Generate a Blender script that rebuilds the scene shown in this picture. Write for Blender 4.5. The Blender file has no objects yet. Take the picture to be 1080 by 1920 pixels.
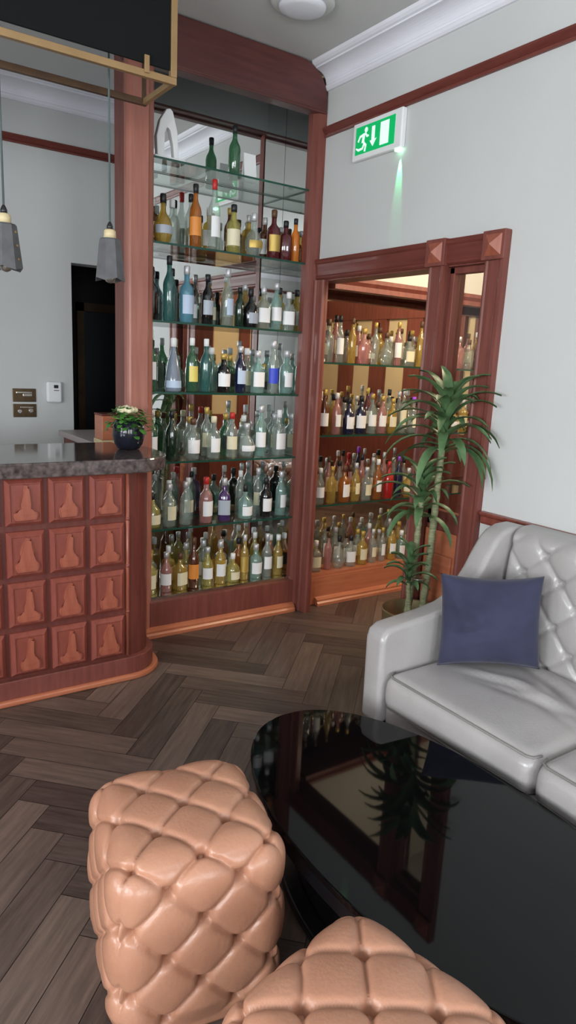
import bpy, bmesh, math, random
from mathutils import Vector, Matrix
random.seed(7)
PI = math.pi
sc = bpy.context.scene
C = sc.collection

# ------------------------------------------------------------------ camera, world, light, exposure
cam = bpy.data.cameras.new('camera'); camo = bpy.data.objects.new('camera', cam); C.objects.link(camo)
R = ((0.829, 0.080, -0.554), (-0.558, 0.202, -0.805), (0.048, 0.976, 0.212))
rx = Vector((R[0][0], R[1][0], R[2][0])).normalized()
rz = Vector((R[0][2], R[1][2], R[2][2])).normalized()
ry = rz.cross(rx).normalized(); rx = ry.cross(rz)
M = Matrix((rx, ry, rz)).transposed().to_4x4(); M.translation = (0, 0, 1.6)
camo.matrix_world = M
cam.sensor_fit = 'VERTICAL'; cam.sensor_height = 36.0; cam.sensor_width = 24.0
cam.lens = 36.0 * 1288.5 / 1920.0; cam.clip_start = 0.02
sc.camera = camo
sc.view_settings.view_transform = 'Standard'; sc.view_settings.look = 'None'
sc.view_settings.gamma = 1.0; sc.view_settings.use_curve_mapping = False
sc.view_settings.exposure = 0.52
sc.cycles.max_bounces = 10; sc.cycles.transparent_max_bounces = 24
sc.cycles.diffuse_bounces = 4; sc.cycles.glossy_bounces = 5; sc.cycles.transmission_bounces = 6
sc.cycles.sample_clamp_indirect = 6.0
sc.cycles.use_denoising = True
w = bpy.data.worlds.new('sky'); sc.world = w; w.use_nodes = True
w.node_tree.nodes['Background'].inputs[0].default_value = (0.80, 0.90, 1.0, 1)
w.node_tree.nodes['Background'].inputs[1].default_value = 1.0

def area(name, loc, to, sx, sy, power, col):
    l = bpy.data.lights.new(name, 'AREA'); l.shape = 'RECTANGLE'; l.size = sx; l.size_y = sy
    l.energy = power; l.color = col
    o = bpy.data.objects.new(name, l); C.objects.link(o); o.location = loc
    o.rotation_euler = (Vector(to) - Vector(loc)).to_track_quat('-Z', 'Z').to_euler()
    return o
DAY = (0.945, 0.965, 0.985)
WINS_L = [(-2.3, -1.0), (-0.4, 0.9), (1.5, 2.6)]          # y ranges of the windows of the left wall
WINS_R = [(-1.9, -0.5), (0.3, 1.7)]                        # x ranges of the windows of the rear wall
for a, b in WINS_L:
    area('window_daylight', (-3.06, (a+b)/2, 1.75), (0, (a+b)/2, 1.55), b-a, 1.9, (112 if a < 1 else 55)*(b-a), DAY)
for a, b in WINS_R:
    area('window_daylight', ((a+b)/2, -3.96, 1.75), ((a+b)/2, 0, 1.55), b-a, 1.9, 56*(b-a), DAY)
WARM = (1.0, 0.80, 0.56)

# ------------------------------------------------------------------ materials
def mat(name):
    m = bpy.data.materials.new(name); m.use_nodes = True
    return m, m.node_tree, m.node_tree.nodes['Principled BSDF']
def plain(name, col, rough=0.5, metal=0.0, spec=0.5, emit=None, es=0, coat=0.0):
    m, nt, b = mat(name)
    b.inputs['Base Color'].default_value = (*col, 1); b.inputs['Roughness'].default_value = rough
    b.inputs['Metallic'].default_value = metal; b.inputs['Specular IOR Level'].default_value = spec
    b.inputs['Coat Weight'].default_value = coat
    if emit: b.inputs['Emission Color'].default_value = (*emit, 1); b.inputs['Emission Strength'].default_value = es
    return m
def mottled(name, c1, c2, scale=4, rough=0.5, stretch=(1, 1, 1), bump=0.0, spec=0.5, metal=0, coat=0, detail=6, bscale=None, coords='Object'):
    m, nt, b = mat(name)
    tc = nt.nodes.new('ShaderNodeTexCoord'); mp = nt.nodes.new('ShaderNodeMapping')
    mp.inputs['Scale'].default_value = stretch
    nz = nt.nodes.new('ShaderNodeTexNoise'); nz.inputs['Scale'].default_value = scale; nz.inputs['Detail'].default_value = detail
    cr = nt.nodes.new('ShaderNodeValToRGB')
    cr.color_ramp.elements[0].position = 0.3; cr.color_ramp.elements[1].position = 0.7
    cr.color_ramp.elements[0].color = (*c1, 1); cr.color_ramp.elements[1].color = (*c2, 1)
    L = nt.links.new
    L(tc.outputs[coords], mp.inputs[0]); L(mp.outputs[0], nz.inputs[0]); L(nz.outputs[0], cr.inputs[0]); L(cr.outputs[0], b.inputs['Base Color'])
    b.inputs['Roughness'].default_value = rough; b.inputs['Specular IOR Level'].default_value = spec
    b.inputs['Metallic'].default_value = metal; b.inputs['Coat Weight'].default_value = coat
    b.inputs['Coat Roughness'].default_value = 0.1
    if bump:
        n2 = nt.nodes.new('ShaderNodeTexNoise'); n2.inputs['Scale'].default_value = bscale or scale*6; n2.inputs['Detail'].default_value = 4
        bp = nt.nodes.new('ShaderNodeBump'); bp.inputs['Strength'].default_value = bump; bp.inputs['Distance'].default_value = 0.01
        L(mp.outputs[0], n2.inputs[0]); L(n2.outputs[0], bp.inputs['Height']); L(bp.outputs[0], b.inputs['Normal'])
    return m
def thin_glass(name, tint, body=None, mix=0.0, f0=0.05, rough=0.02):
    m = bpy.data.materials.new(name); m.use_nodes = True; nt = m.node_tree; nt.nodes.clear(); L = nt.links.new
    out = nt.nodes.new('ShaderNodeOutputMaterial'); tr = nt.nodes.new('ShaderNodeBsdfTransparent'); tr.inputs[0].default_value = (*tint, 1)
    src = tr.outputs[0]
    if body:
        pb = nt.nodes.new('ShaderNodeBsdfPrincipled'); pb.inputs['Base Color'].default_value = (*body, 1); pb.inputs['Roughness'].default_value = 0.15
        mx = nt.nodes.new('ShaderNodeMixShader'); mx.inputs[0].default_value = mix
        L(src, mx.inputs[1]); L(pb.outputs[0], mx.inputs[2]); src = mx.outputs[0]
    lw = nt.nodes.new('ShaderNodeLayerWeight'); lw.inputs[0].default_value = 0.5
    pw = nt.nodes.new('ShaderNodeMath'); pw.operation = 'POWER'; pw.inputs[1].default_value = 4
    ad = nt.nodes.new('ShaderNodeMath'); ad.operation = 'MULTIPLY_ADD'; ad.inputs[1].default_value = 0.85; ad.inputs[2].default_value = f0; ad.use_clamp = True
    gl = nt.nodes.new('ShaderNodeBsdfGlossy'); gl.inputs['Roughness'].default_value = rough
    m2 = nt.nodes.new('ShaderNodeMixShader')
    L(lw.outputs['Facing'], pw.inputs[0]); L(pw.outputs[0], ad.inputs[0]); L(ad.outputs[0], m2.inputs[0])
    L(src, m2.inputs[1]); L(gl.outputs[0], m2.inputs[2]); L(m2.outputs[0], out.inputs[0])
    return m
def dual(name, c1, c2, **k): return mottled(name, c1, c2, **k)

m_wall = mottled('wall_paint', (0.545, 0.555, 0.545), (0.585, 0.595, 0.585), scale=1.2, rough=0.8, bump=0.03, bscale=60, spec=0.2)
m_ceil = mottled('ceiling_paint', (0.60, 0.60, 0.59), (0.64, 0.64, 0.63), scale=1.0, rough=0.9, spec=0.1)
m_plaster = plain('cornice_white', (0.80, 0.80, 0.86), 0.6)
m_wood = mottled('mahogany', (0.150, 0.043, 0.033), (0.215, 0.066, 0.050), scale=7, rough=0.42, stretch=(6, 6, 0.5), bump=0.05, coat=0.05, spec=0.35)
m_post = mottled('lit_mahogany', (0.30, 0.105, 0.075), (0.38, 0.145, 0.105), scale=7, rough=0.4, stretch=(6, 6, 0.5), bump=0.04, coat=0.1)  # brighter copy of the mahogany; light on the post is in its colour
m_header = mottled('shaded_mahogany', (0.075, 0.022, 0.019), (0.115, 0.033, 0.028), scale=7, rough=0.45, stretch=(0.6, 0.6, 6), bump=0.05)  # darker copy of the mahogany; shade up at the header is painted in
m_body = mottled('gap_shade_mahogany', (0.105, 0.026, 0.020), (0.155, 0.040, 0.030), scale=7, rough=0.4, stretch=(6, 6, 0.5), bump=0.04, coat=0.08, spec=0.4)  # body tone darkened to paint shade into the gaps between panels
m_lining = plain('grey_lining', (0.34, 0.34, 0.345), 0.35)
m_woodx = mottled('mahogany_rail', (0.12, 0.028, 0.021), (0.175, 0.044, 0.033), scale=7, rough=0.42, stretch=(0.6, 0.6, 6), bump=0.05, coat=0.03, spec=0.35)
m_panel = mottled('mahogany_panel', (0.185, 0.044, 0.031), (0.265, 0.070, 0.048), scale=9, rough=0.36, stretch=(5, 5, 0.8), bump=0.06, coat=0.12, spec=0.4)
m_relief = mottled('carved_relief', (0.28, 0.072, 0.042), (0.36, 0.105, 0.062), scale=9, rough=0.36, stretch=(5, 5, 1), coat=0.12)
m_orange = mottled('lit_and_orange_wood', (0.42, 0.13, 0.065), (0.52, 0.18, 0.09), scale=8, rough=0.3, stretch=(0.6, 0.6, 6), coat=0.3)  # orange light on skirtings and plinth painted in; also plain box wood
m_granite = mottled('dark_granite', (0.035, 0.027, 0.026), (0.16, 0.125, 0.118), scale=38, rough=0.09, coat=0.3, detail=10)
m_brass = mottled('aged_brass', (0.34, 0.215, 0.10), (0.42, 0.27, 0.13), scale=10, rough=0.45, metal=0.55)
m_dbrass = mottled('shaded_dark_brass', (0.075, 0.040, 0.022), (0.11, 0.06, 0.032), scale=10, rough=0.5, metal=0.4)  # shade on the rear gantry rail put into a darker brass colour
m_black = plain('black_panel', (0.004, 0.005, 0.0055), 0.75, spec=0.2)
m_mirror = plain('mirror', (0.80, 0.82, 0.81), 0.015, metal=1.0)
m_shelf = thin_glass('shelf_glass', (0.90, 0.96, 0.93))
m_edge = plain('glass_edge', (0.012, 0.06, 0.042), 0.12)
m_pane = thin_glass('window_glass', (0.97, 0.98, 0.98))
m_tan = mottled('tan_leather', (0.40, 0.185, 0.115), (0.49, 0.245, 0.155), scale=5, rough=0.36, bump=0.12, bscale=110, coat=0.12)
m_grey = mottled('silver_leather', (0.345, 0.322, 0.318), (0.42, 0.397, 0.39), scale=5, rough=0.30, bump=0.10, bscale=120, coat=0.3)
m_piping = plain('dark_piping', (0.22, 0.21, 0.20), 0.5)
m_navy = mottled('navy_velvet', (0.016, 0.017, 0.046), (0.034, 0.035, 0.080), scale=6, rough=0.85, bump=0.1, bscale=40)
m_navy.node_tree.nodes['Principled BSDF'].inputs['Sheen Weight'].default_value = 0.15
m_table = plain('black_gloss', (0.0025, 0.0025, 0.003), 0.035, spec=0.27)
m_tside = plain('black_satin', (0.006, 0.006, 0.008), 0.3)
m_leaf = mottled('leaf_green', (0.060, 0.130, 0.050), (0.135, 0.235, 0.105), scale=14, rough=0.42, bump=0.05)
m_leaf2 = mottled('pot_leaf_green', (0.03, 0.13, 0.02), (0.10, 0.30, 0.05), scale=25, rough=0.4)
m_cane = mottled('plant_cane', (0.14, 0.17, 0.07), (0.34, 0.33, 0.20), scale=30, rough=0.7, stretch=(1, 1, 4), bump=0.2)
m_pot = mottled('brass_pot', (0.33, 0.27, 0.14), (0.42, 0.35, 0.2), scale=6, rough=0.3, metal=0.8)
m_soil = mottled('soil', (0.012, 0.009, 0.007), (0.03, 0.022, 0.017), scale=60, rough=1, bump=0.5)
m_dpot = plain('black_glaze', (0.010, 0.012, 0.020), 0.14)
m_cream = mottled('cream_petals', (0.75, 0.64, 0.38), (0.85, 0.78, 0.58), scale=30, rough=0.6)
m_conc = mottled('grey_concrete', (0.085, 0.085, 0.09), (0.125, 0.125, 0.13), scale=20, rough=0.75, bump=0.05)
m_pale = mottled('pale_wood', (0.62, 0.50, 0.28), (0.72, 0.60, 0.36), scale=20, rough=0.5, stretch=(1, 1, 5))
m_cord = plain('grey_cord', (0.09, 0.12, 0.12), 0.7)
m_white = plain('white_plastic', (0.82, 0.83, 0.83), 0.4)
m_dark = plain('dark_plastic', (0.02, 0.02, 0.022), 0.35)
m_bronze = mottled('bronze_plate', (0.085, 0.055, 0.028), (0.13, 0.085, 0.045), scale=30, rough=0.3, metal=0.6)
m_silver = plain('silver_knob', (0.55, 0.53, 0.48), 0.25, metal=0.9)
m_green = plain('sign_green', (0.0, 0.36, 0.10), 0.4, emit=(0.0, 0.42, 0.11), es=0.35)
m_signw = plain('sign_white', (0.85, 0.95, 0.9), 0.4, emit=(0.75, 1.0, 0.88), es=0.25)
m_led = plain('green_led', (0.1, 0.8, 0.4), 0.4, emit=(0.45, 1.0, 0.6), es=3.0)
m_warmwall = mottled('cream_wallpaper', (0.62, 0.50, 0.32), (0.70, 0.58, 0.38), scale=2, rough=0.8)
m_lampon = plain('lit_shade', (0.9, 0.8, 0.6), 0.6, emit=(1.0, 0.78, 0.45), es=3.0)
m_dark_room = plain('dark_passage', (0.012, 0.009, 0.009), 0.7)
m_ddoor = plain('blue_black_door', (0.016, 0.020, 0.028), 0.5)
m_curtain = mottled('cream_curtain', (0.78, 0.68, 0.42), (0.85, 0.76, 0.52), scale=3, rough=0.9, stretch=(8, 8, .3))

# floor: herringbone planks, tone per plank from a face attribute
def floor_material():
    m, nt, b = mat('herringbone_oak'); L = nt.links.new
    at = nt.nodes.new('ShaderNodeAttribute'); at.attribute_name = 'tone'
    uv = nt.nodes.new('ShaderNodeUVMap'); uv.uv_map = 'UVMap'
    mp = nt.nodes.new('ShaderNodeMapping'); mp.inputs['Scale'].default_value = (2.2, 26, 1)
    nz = nt.nodes.new('ShaderNodeTexNoise'); nz.inputs['Scale'].default_value = 1.6; nz.inputs['Detail'].default_value = 8; nz.inputs['Roughness'].default_value = 0.65
    L(uv.outputs[0], mp.inputs[0]); L(mp.outputs[0], nz.inputs[0])
    ad = nt.nodes.new('ShaderNodeMath'); ad.operation = 'MULTIPLY_ADD'; ad.inputs[1].default_value = 0.62; L(nz.outputs[0], ad.inputs[0])
    sc_ = nt.nodes.new('ShaderNodeMath'); sc_.operation = 'MULTIPLY'; sc_.inputs[1].default_value = 0.32; L(at.outputs['Fac'], sc_.inputs[0]); L(sc_.outputs[0], ad.inputs[2])
    cr = nt.nodes.new('ShaderNodeValToRGB'); e = cr.color_ramp.elements
    e[0].position = 0.28; e[0].color = (0.044, 0.031, 0.027, 1); e[1].position = 0.80; e[1].color = (0.225, 0.160, 0.128, 1)
    x = cr.color_ramp.elements.new(0.52); x.color = (0.115, 0.082, 0.068, 1)
    L(ad.outputs[0], cr.inputs[0]); L(cr.outputs[0], b.inputs['Base Color'])
    b.inputs['Roughness'].default_value = 0.36
    bp = nt.nodes.new('ShaderNodeBump'); bp.inputs['Strength'].default_value = 0.18; bp.inputs['Distance'].default_value = 0.004
    L(nz.outputs[0], bp.inputs['Height']); L(bp.outputs[0], b.inputs['Normal'])
    return m
m_floor = floor_material()

# ------------------------------------------------------------------ helpers
def link(name, bm, m, parent=None, smooth=False, bevel=0, loc=None, segs=2):
    me = bpy.data.meshes.new(name); bmesh.ops.recalc_face_normals(bm, faces=bm.faces); bm.to_mesh(me); bm.free()
    for mm in (m if isinstance(m, (list, tuple)) else [m]): me.materials.append(mm)
    if smooth:
        for p in me.polygons: p.use_smooth = True
    o = bpy.data.objects.new(name, me); C.objects.link(o)
    if parent: o.parent = parent
    if loc: o.location = loc
    if bevel:
        md = o.modifiers.new('bevel', 'BEVEL'); md.width = bevel; md.segments = segs; md.limit_method = 'ANGLE'; md.harden_normals = False
        md.angle_limit = math.radians(40)
    return o
def NB(): return bmesh.new()
def box(bm, x0, x1, y0, y1, z0, z1, mi=0, mat4=None):
    r = bmesh.ops.create_cube(bm, size=1)
    T = Matrix.Translation(((x0+x1)/2, (y0+y1)/2, (z0+z1)/2)) @ Matrix.Diagonal((x1-x0, y1-y0, z1-z0, 1))
    if mat4: T = mat4 @ T
    bmesh.ops.transform(bm, matrix=T, verts=r['verts'])
    for v in r['verts']:
        for f in v.link_faces: f.material_index = mi
    return r['verts']
def prism(bm, pts, a0, a1, f):
    """pts 2D outline; f(u, v, a) -> 3D"""
    n = len(pts)
    A = [bm.verts.new(f(p[0], p[1], a0)) for p in pts]; B = [bm.verts.new(f(p[0], p[1], a1)) for p in pts]
    for i in range(n): bm.faces.new((A[i], A[(i+1) % n], B[(i+1) % n], B[i]))
    bm.faces.new(A[::-1]); bm.faces.new(B)
def lathe(bm, prof, segs=20, c=(0, 0, 0), sq=0.0, mi=0, closed=True):
    rings = []
    for r, z in prof:
        ring = []
        for k in range(segs):
            a = 2*PI*k/segs
            q = 1.0
            if sq and r > 0.02:
                ca, sa = abs(math.cos(a)), abs(math.sin(a)); q = (1-sq) + sq*min(1.28, 1/max(ca, sa))
            ring.append(bm.verts.new((c[0]+r*q*math.cos(a), c[1]+r*q*math.sin(a), c[2]+z)))
        rings.append(ring)
    for i in range(len(rings)-1):
        for k in range(segs):
            f = bm.faces.new((rings[i][k], rings[i][(k+1) % segs], rings[i+1][(k+1) % segs], rings[i+1][k])); f.material_index = mi; f.smooth = True
    if closed:
        f = bm.faces.new(rings[0][::-1]); f.material_index = mi; f = bm.faces.new(rings[-1]); f.material_index = mi
def tube(bm, path, r, segs=8):
    rings = []
    path = [Vector(p) for p in path]
    for i, p in enumerate(path):
        d = (path[min(i+1, len(path)-1)] - path[max(i-1, 0)]).normalized()
        u = d.cross(Vector((0, 0, 1)));  u = u.normalized() if u.length > 1e-3 else Vector((1, 0, 0)); v = d.cross(u)
        rr = r[i] if isinstance(r, (list, tuple)) else r
        rings.append([bm.verts.new(p + rr*(math.cos(2*PI*k/segs)*u + math.sin(2*PI*k/segs)*v)) for k in range(segs)])
    for i in range(len(rings)-1):
        for k in range(segs): bm.faces.new((rings[i][k], rings[i][(k+1) % segs], rings[i+1][(k+1) % segs], rings[i+1][k])).smooth = True
    bm.faces.new(rings[0][::-1]); bm.faces.new(rings[-1])
def tag(o, label, cat, group=None):
    o['label'] = label; o['category'] = cat
    if group: o['group'] = group
    return o
def empty(name, loc=(0, 0, 0), rz=0):
    o = bpy.data.objects.new(name, None); C.objects.link(o); o.location = loc; o.rotation_euler = (0, 0, rz); o.empty_display_size = 0.1
    return o
def struct(name, bm, m, bevel=0, parent=None, smooth=False):
    o = link(name, bm, m, parent, smooth, bevel)
    if not parent: o['kind'] = 'structure'
    return o

CEIL = 3.25; XR = 2.557; YC = 3.52; YB = 4.95; XL = -2.85; YR = -3.75; XS = 5.6
# ------------------------------------------------------------------ floor
def herringbone(x0, x1, y0, y1):
    bm = NB(); uvl = bm.loops.layers.uv.new('UVMap'); tone = bm.faces.layers.float.new('tone')
    W, L = 0.125, 0.625; n = int(L/W); g = 0.0012
    c, s = math.cos(PI/4), math.sin(PI/4)
    ox, oy = 1.02, 2.35
    rnd = random.Random(3)
    cx, cy = (x0+x1)/2, (y0+y1)/2; rad = math.hypot(x1-x0, y1-y0)/2+1
    def clip(poly):
        for ax, lim, sgn in ((0, x0, 1), (0, x1, -1), (1, y0, 1), (1, y1, -1)):
            out = []
            for i in range(len(poly)):
                a, b = poly[i], poly[(i+1) % len(poly)]
                da, db = sgn*(a[0][ax]-lim), sgn*(b[0][ax]-lim)
                if da >= 0: out.append(a)
                if (da >= 0) != (db >= 0):
                    t = da/(da-db)
                    out.append(((a[0][0]+(b[0][0]-a[0][0])*t, a[0][1]+(b[0][1]-a[0][1])*t), (a[1][0]+(b[1][0]-a[1][0])*t, a[1][1]+(b[1][1]-a[1][1])*t)))
            poly = out
            if not poly: return []
        return poly
    N = int(rad/W)+2*n
    for i in range(-N, N):
        for j in range(-N//(n)-3, N//(n)+4):
            # horizontal plank starts at (i + 2n*j... ) ; classic herringbone lattice: vectors (1,1)*W and (2n... )
            for kind in (0, 1):
                bx = (i + j*2*n*0.5)*W; by = (i - j*2*n*0.5)*W
                if kind == 0: px, py, w_, h_ = bx, by, L, W
                else: px, py, w_, h_ = bx, by+W, W, L
                mx, my = px+w_/2, py+h_/2
                wx, wy = ox+c*mx-s*my, oy+s*mx+c*my
                if math.hypot(wx-cx, wy-cy) > rad: continue
                q = [(px+g, py+g), (px+w_-g, py+g), (px+w_-g, py+h_-g), (px+g, py+h_-g)]
                u0 = rnd.uniform(0, 50); v0 = rnd.uniform(0, 50)
                uvs = [(u0, v0), (u0+L, v0), (u0+L, v0+W), (u0, v0+W)]
                if kind: uvs = [(u0, v0), (u0, v0+W), (u0+L, v0+W), (u0+L, v0)]
                poly = clip([((ox+c*a-s*b, oy+s*a+c*b), t) for (a, b), t in zip(q, uvs)])
                if len(poly) < 3: continue
                f = bm.faces.new([bm.verts.new((p[0][0], p[0][1], 0)) for p in poly])
                for lp, p in zip(f.loops, poly): lp[uvl].uv = p[1]
                f[tone] = rnd.random()
    return bm
bm = herringbone(XL, XS, YR, YB+1.3)
o = struct('floor', bm, [m_floor])
bm = NB(); box(bm, XL-.2, XS+.2, YR-.2, YB+1.5, -0.12, -0.002); struct('floor', bm, m_dark_room)
bm = NB(); box(bm, XL-.2, XS+.2, YR-.2, YB+1.5, CEIL, CEIL+.12); struct('ceiling', bm, m_ceil)

# ------------------------------------------------------------------ walls
T = 0.13
OP0, OP1, OPZ = 2.225, 3.44, 2.095      # the doorway through the right wall
bm = NB()
box(bm, XR, XR+T, YR, OP0, 0, CEIL); box(bm, XR, XR+T, OP0, YC-.001, OPZ, CEIL)
struct('wall_right', bm, m_wall)
# left wall with window openings
def wall_with_holes(name, axis, pos, thick, lo, hi, holes, z0, z1, m):
    bm = NB(); cur = lo
    def B(a, b, c0, c1):
        if axis == 'x': box(bm, pos, pos+thick, a, b, c0, c1)
        else: box(bm, a, b, pos, pos+thick, c0, c1)
    for a, b in holes:
        B(cur, a, 0, CEIL); B(a, b, 0, z0); B(a, b, z1, CEIL); cur = b
    B(cur, hi, 0, CEIL)
    return struct(name, bm, m)
wall_with_holes('wall_left', 'x', XL-.15, .15, YR, YB+.15, WINS_L, 0.75, 2.75, m_wall)
wall_with_holes('wall_rear', 'y', YR-.15, .15, XL-.15, XR+T, WINS_R, 0.75, 2.75, m_wall)
k = 1
for (a, b), ax in [(q, 'x') for q in WINS_L] + [(q, 'y') for q in WINS_R]:
    root = empty('window_%d' % k); root['kind'] = 'structure'; k += 1
    bm = NB(); bp = NB()
    def wb(t, u0, u1, z0, z1, d0, d1):
        if ax == 'x': box(t, XL-.15+d0, XL-.15+d1, u0, u1, z0, z1)
        else: box(t, u0, u1, YR-.15+d0, YR-.15+d1, z0, z1)
    for z in (0.75, 1.73, 2.69): wb(bm, a, b, z, z+.06, .05, .11)
    for u in (a, (a+b)/2-.02, b-.05): wb(bm, u, u+.05, .75, 2.75, .05, .11)
    link('window_frame', bm, m_plaster, root, bevel=.004)
    wb(bp, a+.02, b-.02, .78, 2.72, .075, .081); link('window_pane', bp, m_pane, root)
    bm = NB(); wb(bm, a-.05, b+.05, .70, .745, .12, .22); link('window_sill', bm, m_plaster, root, bevel=.005)

# back wall behind the bar with a dark passage
DX0, DX1, DZ = 1.508, 2.25, 2.197
bm = NB()
box(bm, XL, DX0, YB, YB+.15, 0, CEIL); box(bm, DX1, XS, YB, YB+.15, 0, CEIL); box(bm, DX0, DX1, YB, YB+.15, DZ, CEIL)
struct('wall_back', bm, m_wall)
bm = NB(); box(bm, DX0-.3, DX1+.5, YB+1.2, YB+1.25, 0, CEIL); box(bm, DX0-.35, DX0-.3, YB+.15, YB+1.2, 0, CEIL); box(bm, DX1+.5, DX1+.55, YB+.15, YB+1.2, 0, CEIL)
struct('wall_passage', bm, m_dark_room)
dr = empty('door_1', (2.12, YB+1.18, 0)); dr['kind'] = 'structure'
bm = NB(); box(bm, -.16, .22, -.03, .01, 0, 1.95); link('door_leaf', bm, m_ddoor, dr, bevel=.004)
bm = NB(); box(bm, -.22, -.16, -.04, .01, 0, 2.02); box(bm, .22, .28, -.04, .01, 0, 2.02); box(bm, -.22, .28, -.04, .01, 1.95, 2.02); link('door_frame', bm, m_dbrass, dr)
# space behind the cabinets
bm = NB(); box(bm, 1.47, XS, 3.93, 4.0, 0, CEIL); struct('wall_cabinet_back', bm, m_wall)
# side room beyond the doorway
bm = NB(); box(bm, XS, XS+.1, -.2, 4.0, 0, CEIL); struct('wall_side_room_right', bm, m_warmwall)
bm = NB(); box(bm, XR+T, XS, .1, .2, 0, CEIL); struct('wall_side_room_front', bm, m_warmwall)
bm = NB()
for x in (2.75, 3.25, 3.8, 4.3, 4.85, 5.35): box(bm, x, x+.13, .2, .25, 0, 2.4)
box(bm, XR+T, XS, .2, .27, 0, .95); box(bm, XR+T, XS, .2, .28, 2.15, 2.4)
for y in (.6, 1.2, 1.8, 2.4, 3.0): box(bm, XS-.05, XS, y, y+.25, 0, 2.4)
box(bm, XS-.06, XS, .2, 3.9, 0, .95); box(bm, XS-.06, XS, .2, 3.9, 2.15, 2.4)
struct('trim_side_room', bm, m_wood)
bm = NB(); box(bm, XR+T, 4.9, 3.56, 3.93, 2.145, CEIL); struct('wall_above_cabinet', bm, m_wall)

# cornice, rails, baseboards
def mould(name, prof, axis, a0, a1, face, sgn, m, parent=None):
    """prof: (out, z) pairs; face = wall plane; sgn = direction the moulding sticks out"""
    bm = NB()
    if axis == 'y': prism(bm, prof, a0, a1, lambda u, v, a: (face+sgn*u, a, v))
    else: prism(bm, prof, a0, a1, lambda u, v, a: (a, face+sgn*u, v))
    return struct(name, bm, m, parent=parent)
corn = [(0, 3.122), (.012, 3.122), (.022, 3.132), (.026, 3.145), (.018, 3.152), (.020, 3.162)]
for i in range(9):
    t = i/8*PI/2; corn.append((.022+.072*(1-math.cos(t)), 3.162+.052*math.sin(t)))
corn += [(.100, 3.214), (.100, 3.222), (.112, 3.226), (.122, 3.236), (.126, CEIL), (0, CEIL)]
corn_b = [(u*1.25, v) for u, v in corn]
mould('trim_cornice_right', corn, 'y', YR, 3.515, XR, -1, m_plaster)
mould('trim_cornice_back', corn_b, 'x', XL, 2.6, YB, -1, m_plaster)
mould('trim_cornice_left', corn, 'y', YR, YB, XL, 1, m_plaster)
mould('trim_cornice_rear', corn, 'x', XL, XR, YR, 1, m_plaster)
rail = [(0, 2.878), (.014, 2.878), (.018, 2.888), (.012, 2.893), (.024, 2.908), (.030, 2.916), (.030, 2.926), (0, 2.930)]
mould('trim_picture_rail_right', rail, 'y', YR, 3.51, XR, -1, m_woodx)
mould('trim_picture_rail_back', rail, 'x', XL, 1.99, YB, -1, m_woodx)
mould('trim_picture_rail_left', rail, 'y', YR, YB, XL, 1, m_woodx)
mould('trim_picture_rail_rear', rail, 'x', XL, XR, YR, 1, m_woodx)
dado = [(0, .905), (.010, .905), (.014, .915), (.014, .940), (.026, .948), (.030, .956), (.026, .962), (0, .964)]
mould('trim_dado_right', dado, 'y', YR, 2.095, XR, -1, m_panel)
base = [(0, 0), (.022, 0), (.022, .13), (.016, .145), (.008, .16), (0, .165)]
mould('baseboard_right', base, 'y', YR, 2.09, XR, -1, m_wood)
mould('baseboard_left', base, 'y', YR, YB, XL, 1, m_wood)
mould('baseboard_rear', base, 'x', XL, XR, YR, 1, m_wood)

# ------------------------------------------------------------------ ceiling fitting
cd = empty('ceiling_light', (2.02, 3.02, CEIL)); tag(cd, 'round white disc fitting on the grey ceiling near the tall cabinet', 'ceiling light')
bm = NB(); lathe(bm, [(.02, -.0005), (.150, -.0005), (.150, -.012), (.138, -.022), (.12, -.024), (.02, -.024)], 40); link('rim', bm, m_ceil, cd)
bm = NB(); lathe(bm, [(.01, -.0245), (.112, -.0245), (.108, -.036), (.08, -.044), (.01, -.047)], 40); link('cover', bm, m_plaster, cd)

# ------------------------------------------------------------------ doorway casing in the right wall
dc = empty('door_2', (XR, 2.8, 0)); dc['kind'] = 'structure'
def loc_link(name, bm, m, parent, bevel=0, smooth=False):
    o = link(name, bm, m, None, smooth, bevel); o.parent = parent; o.location = -parent.location; return o
cas = [(-.001, 0), (.014, 0), (.022, .008), (.024, .016), (.020, .024), (.023, .045), (.024, .070), (.026, .086), (.033, .094), (.035, .100), (.035, .114), (-.001, .114)]
def jamb(y_in, y_out, z1, name='jamb_casing'):
    bm = NB(); d = 1 if y_out > y_in else -1; wd = abs(y_out-y_in)/.114
    prism(bm, [(u, y_in+d*v*wd) for u, v in cas], 0, z1, lambda u, v, a: (XR-u, v, a))
    loc_link(name, bm, m_wood, dc)
jamb(3.435, 3.512, 2.09); jamb(2.575, 2.462, 2.09); jamb(2.228, 2.105, 2.09)
bm = NB(); prism(bm, [(u, 2.092+v) for u, v in cas], 2.105, 3.512, lambda u, v, a: (XR-u, a, v)); loc_link('header_casing', bm, m_woodx, dc)
bm = NB()
box(bm, XR-.001, XR+.018, 3.435, 3.512, 0, 2.0949); box(bm, XR-.002, XR+T+.01, 2.215, 2.23, 0, 2.10); box(bm, XR-.002, XR+T+.001, 2.23, 3.512, 2.085, 2.0945)
box(bm, XR+.001, XR+T+.01, 2.475, 2.565, 0, 2.09)
loc_link('jamb_lining', bm, m_wood, dc)
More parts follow.
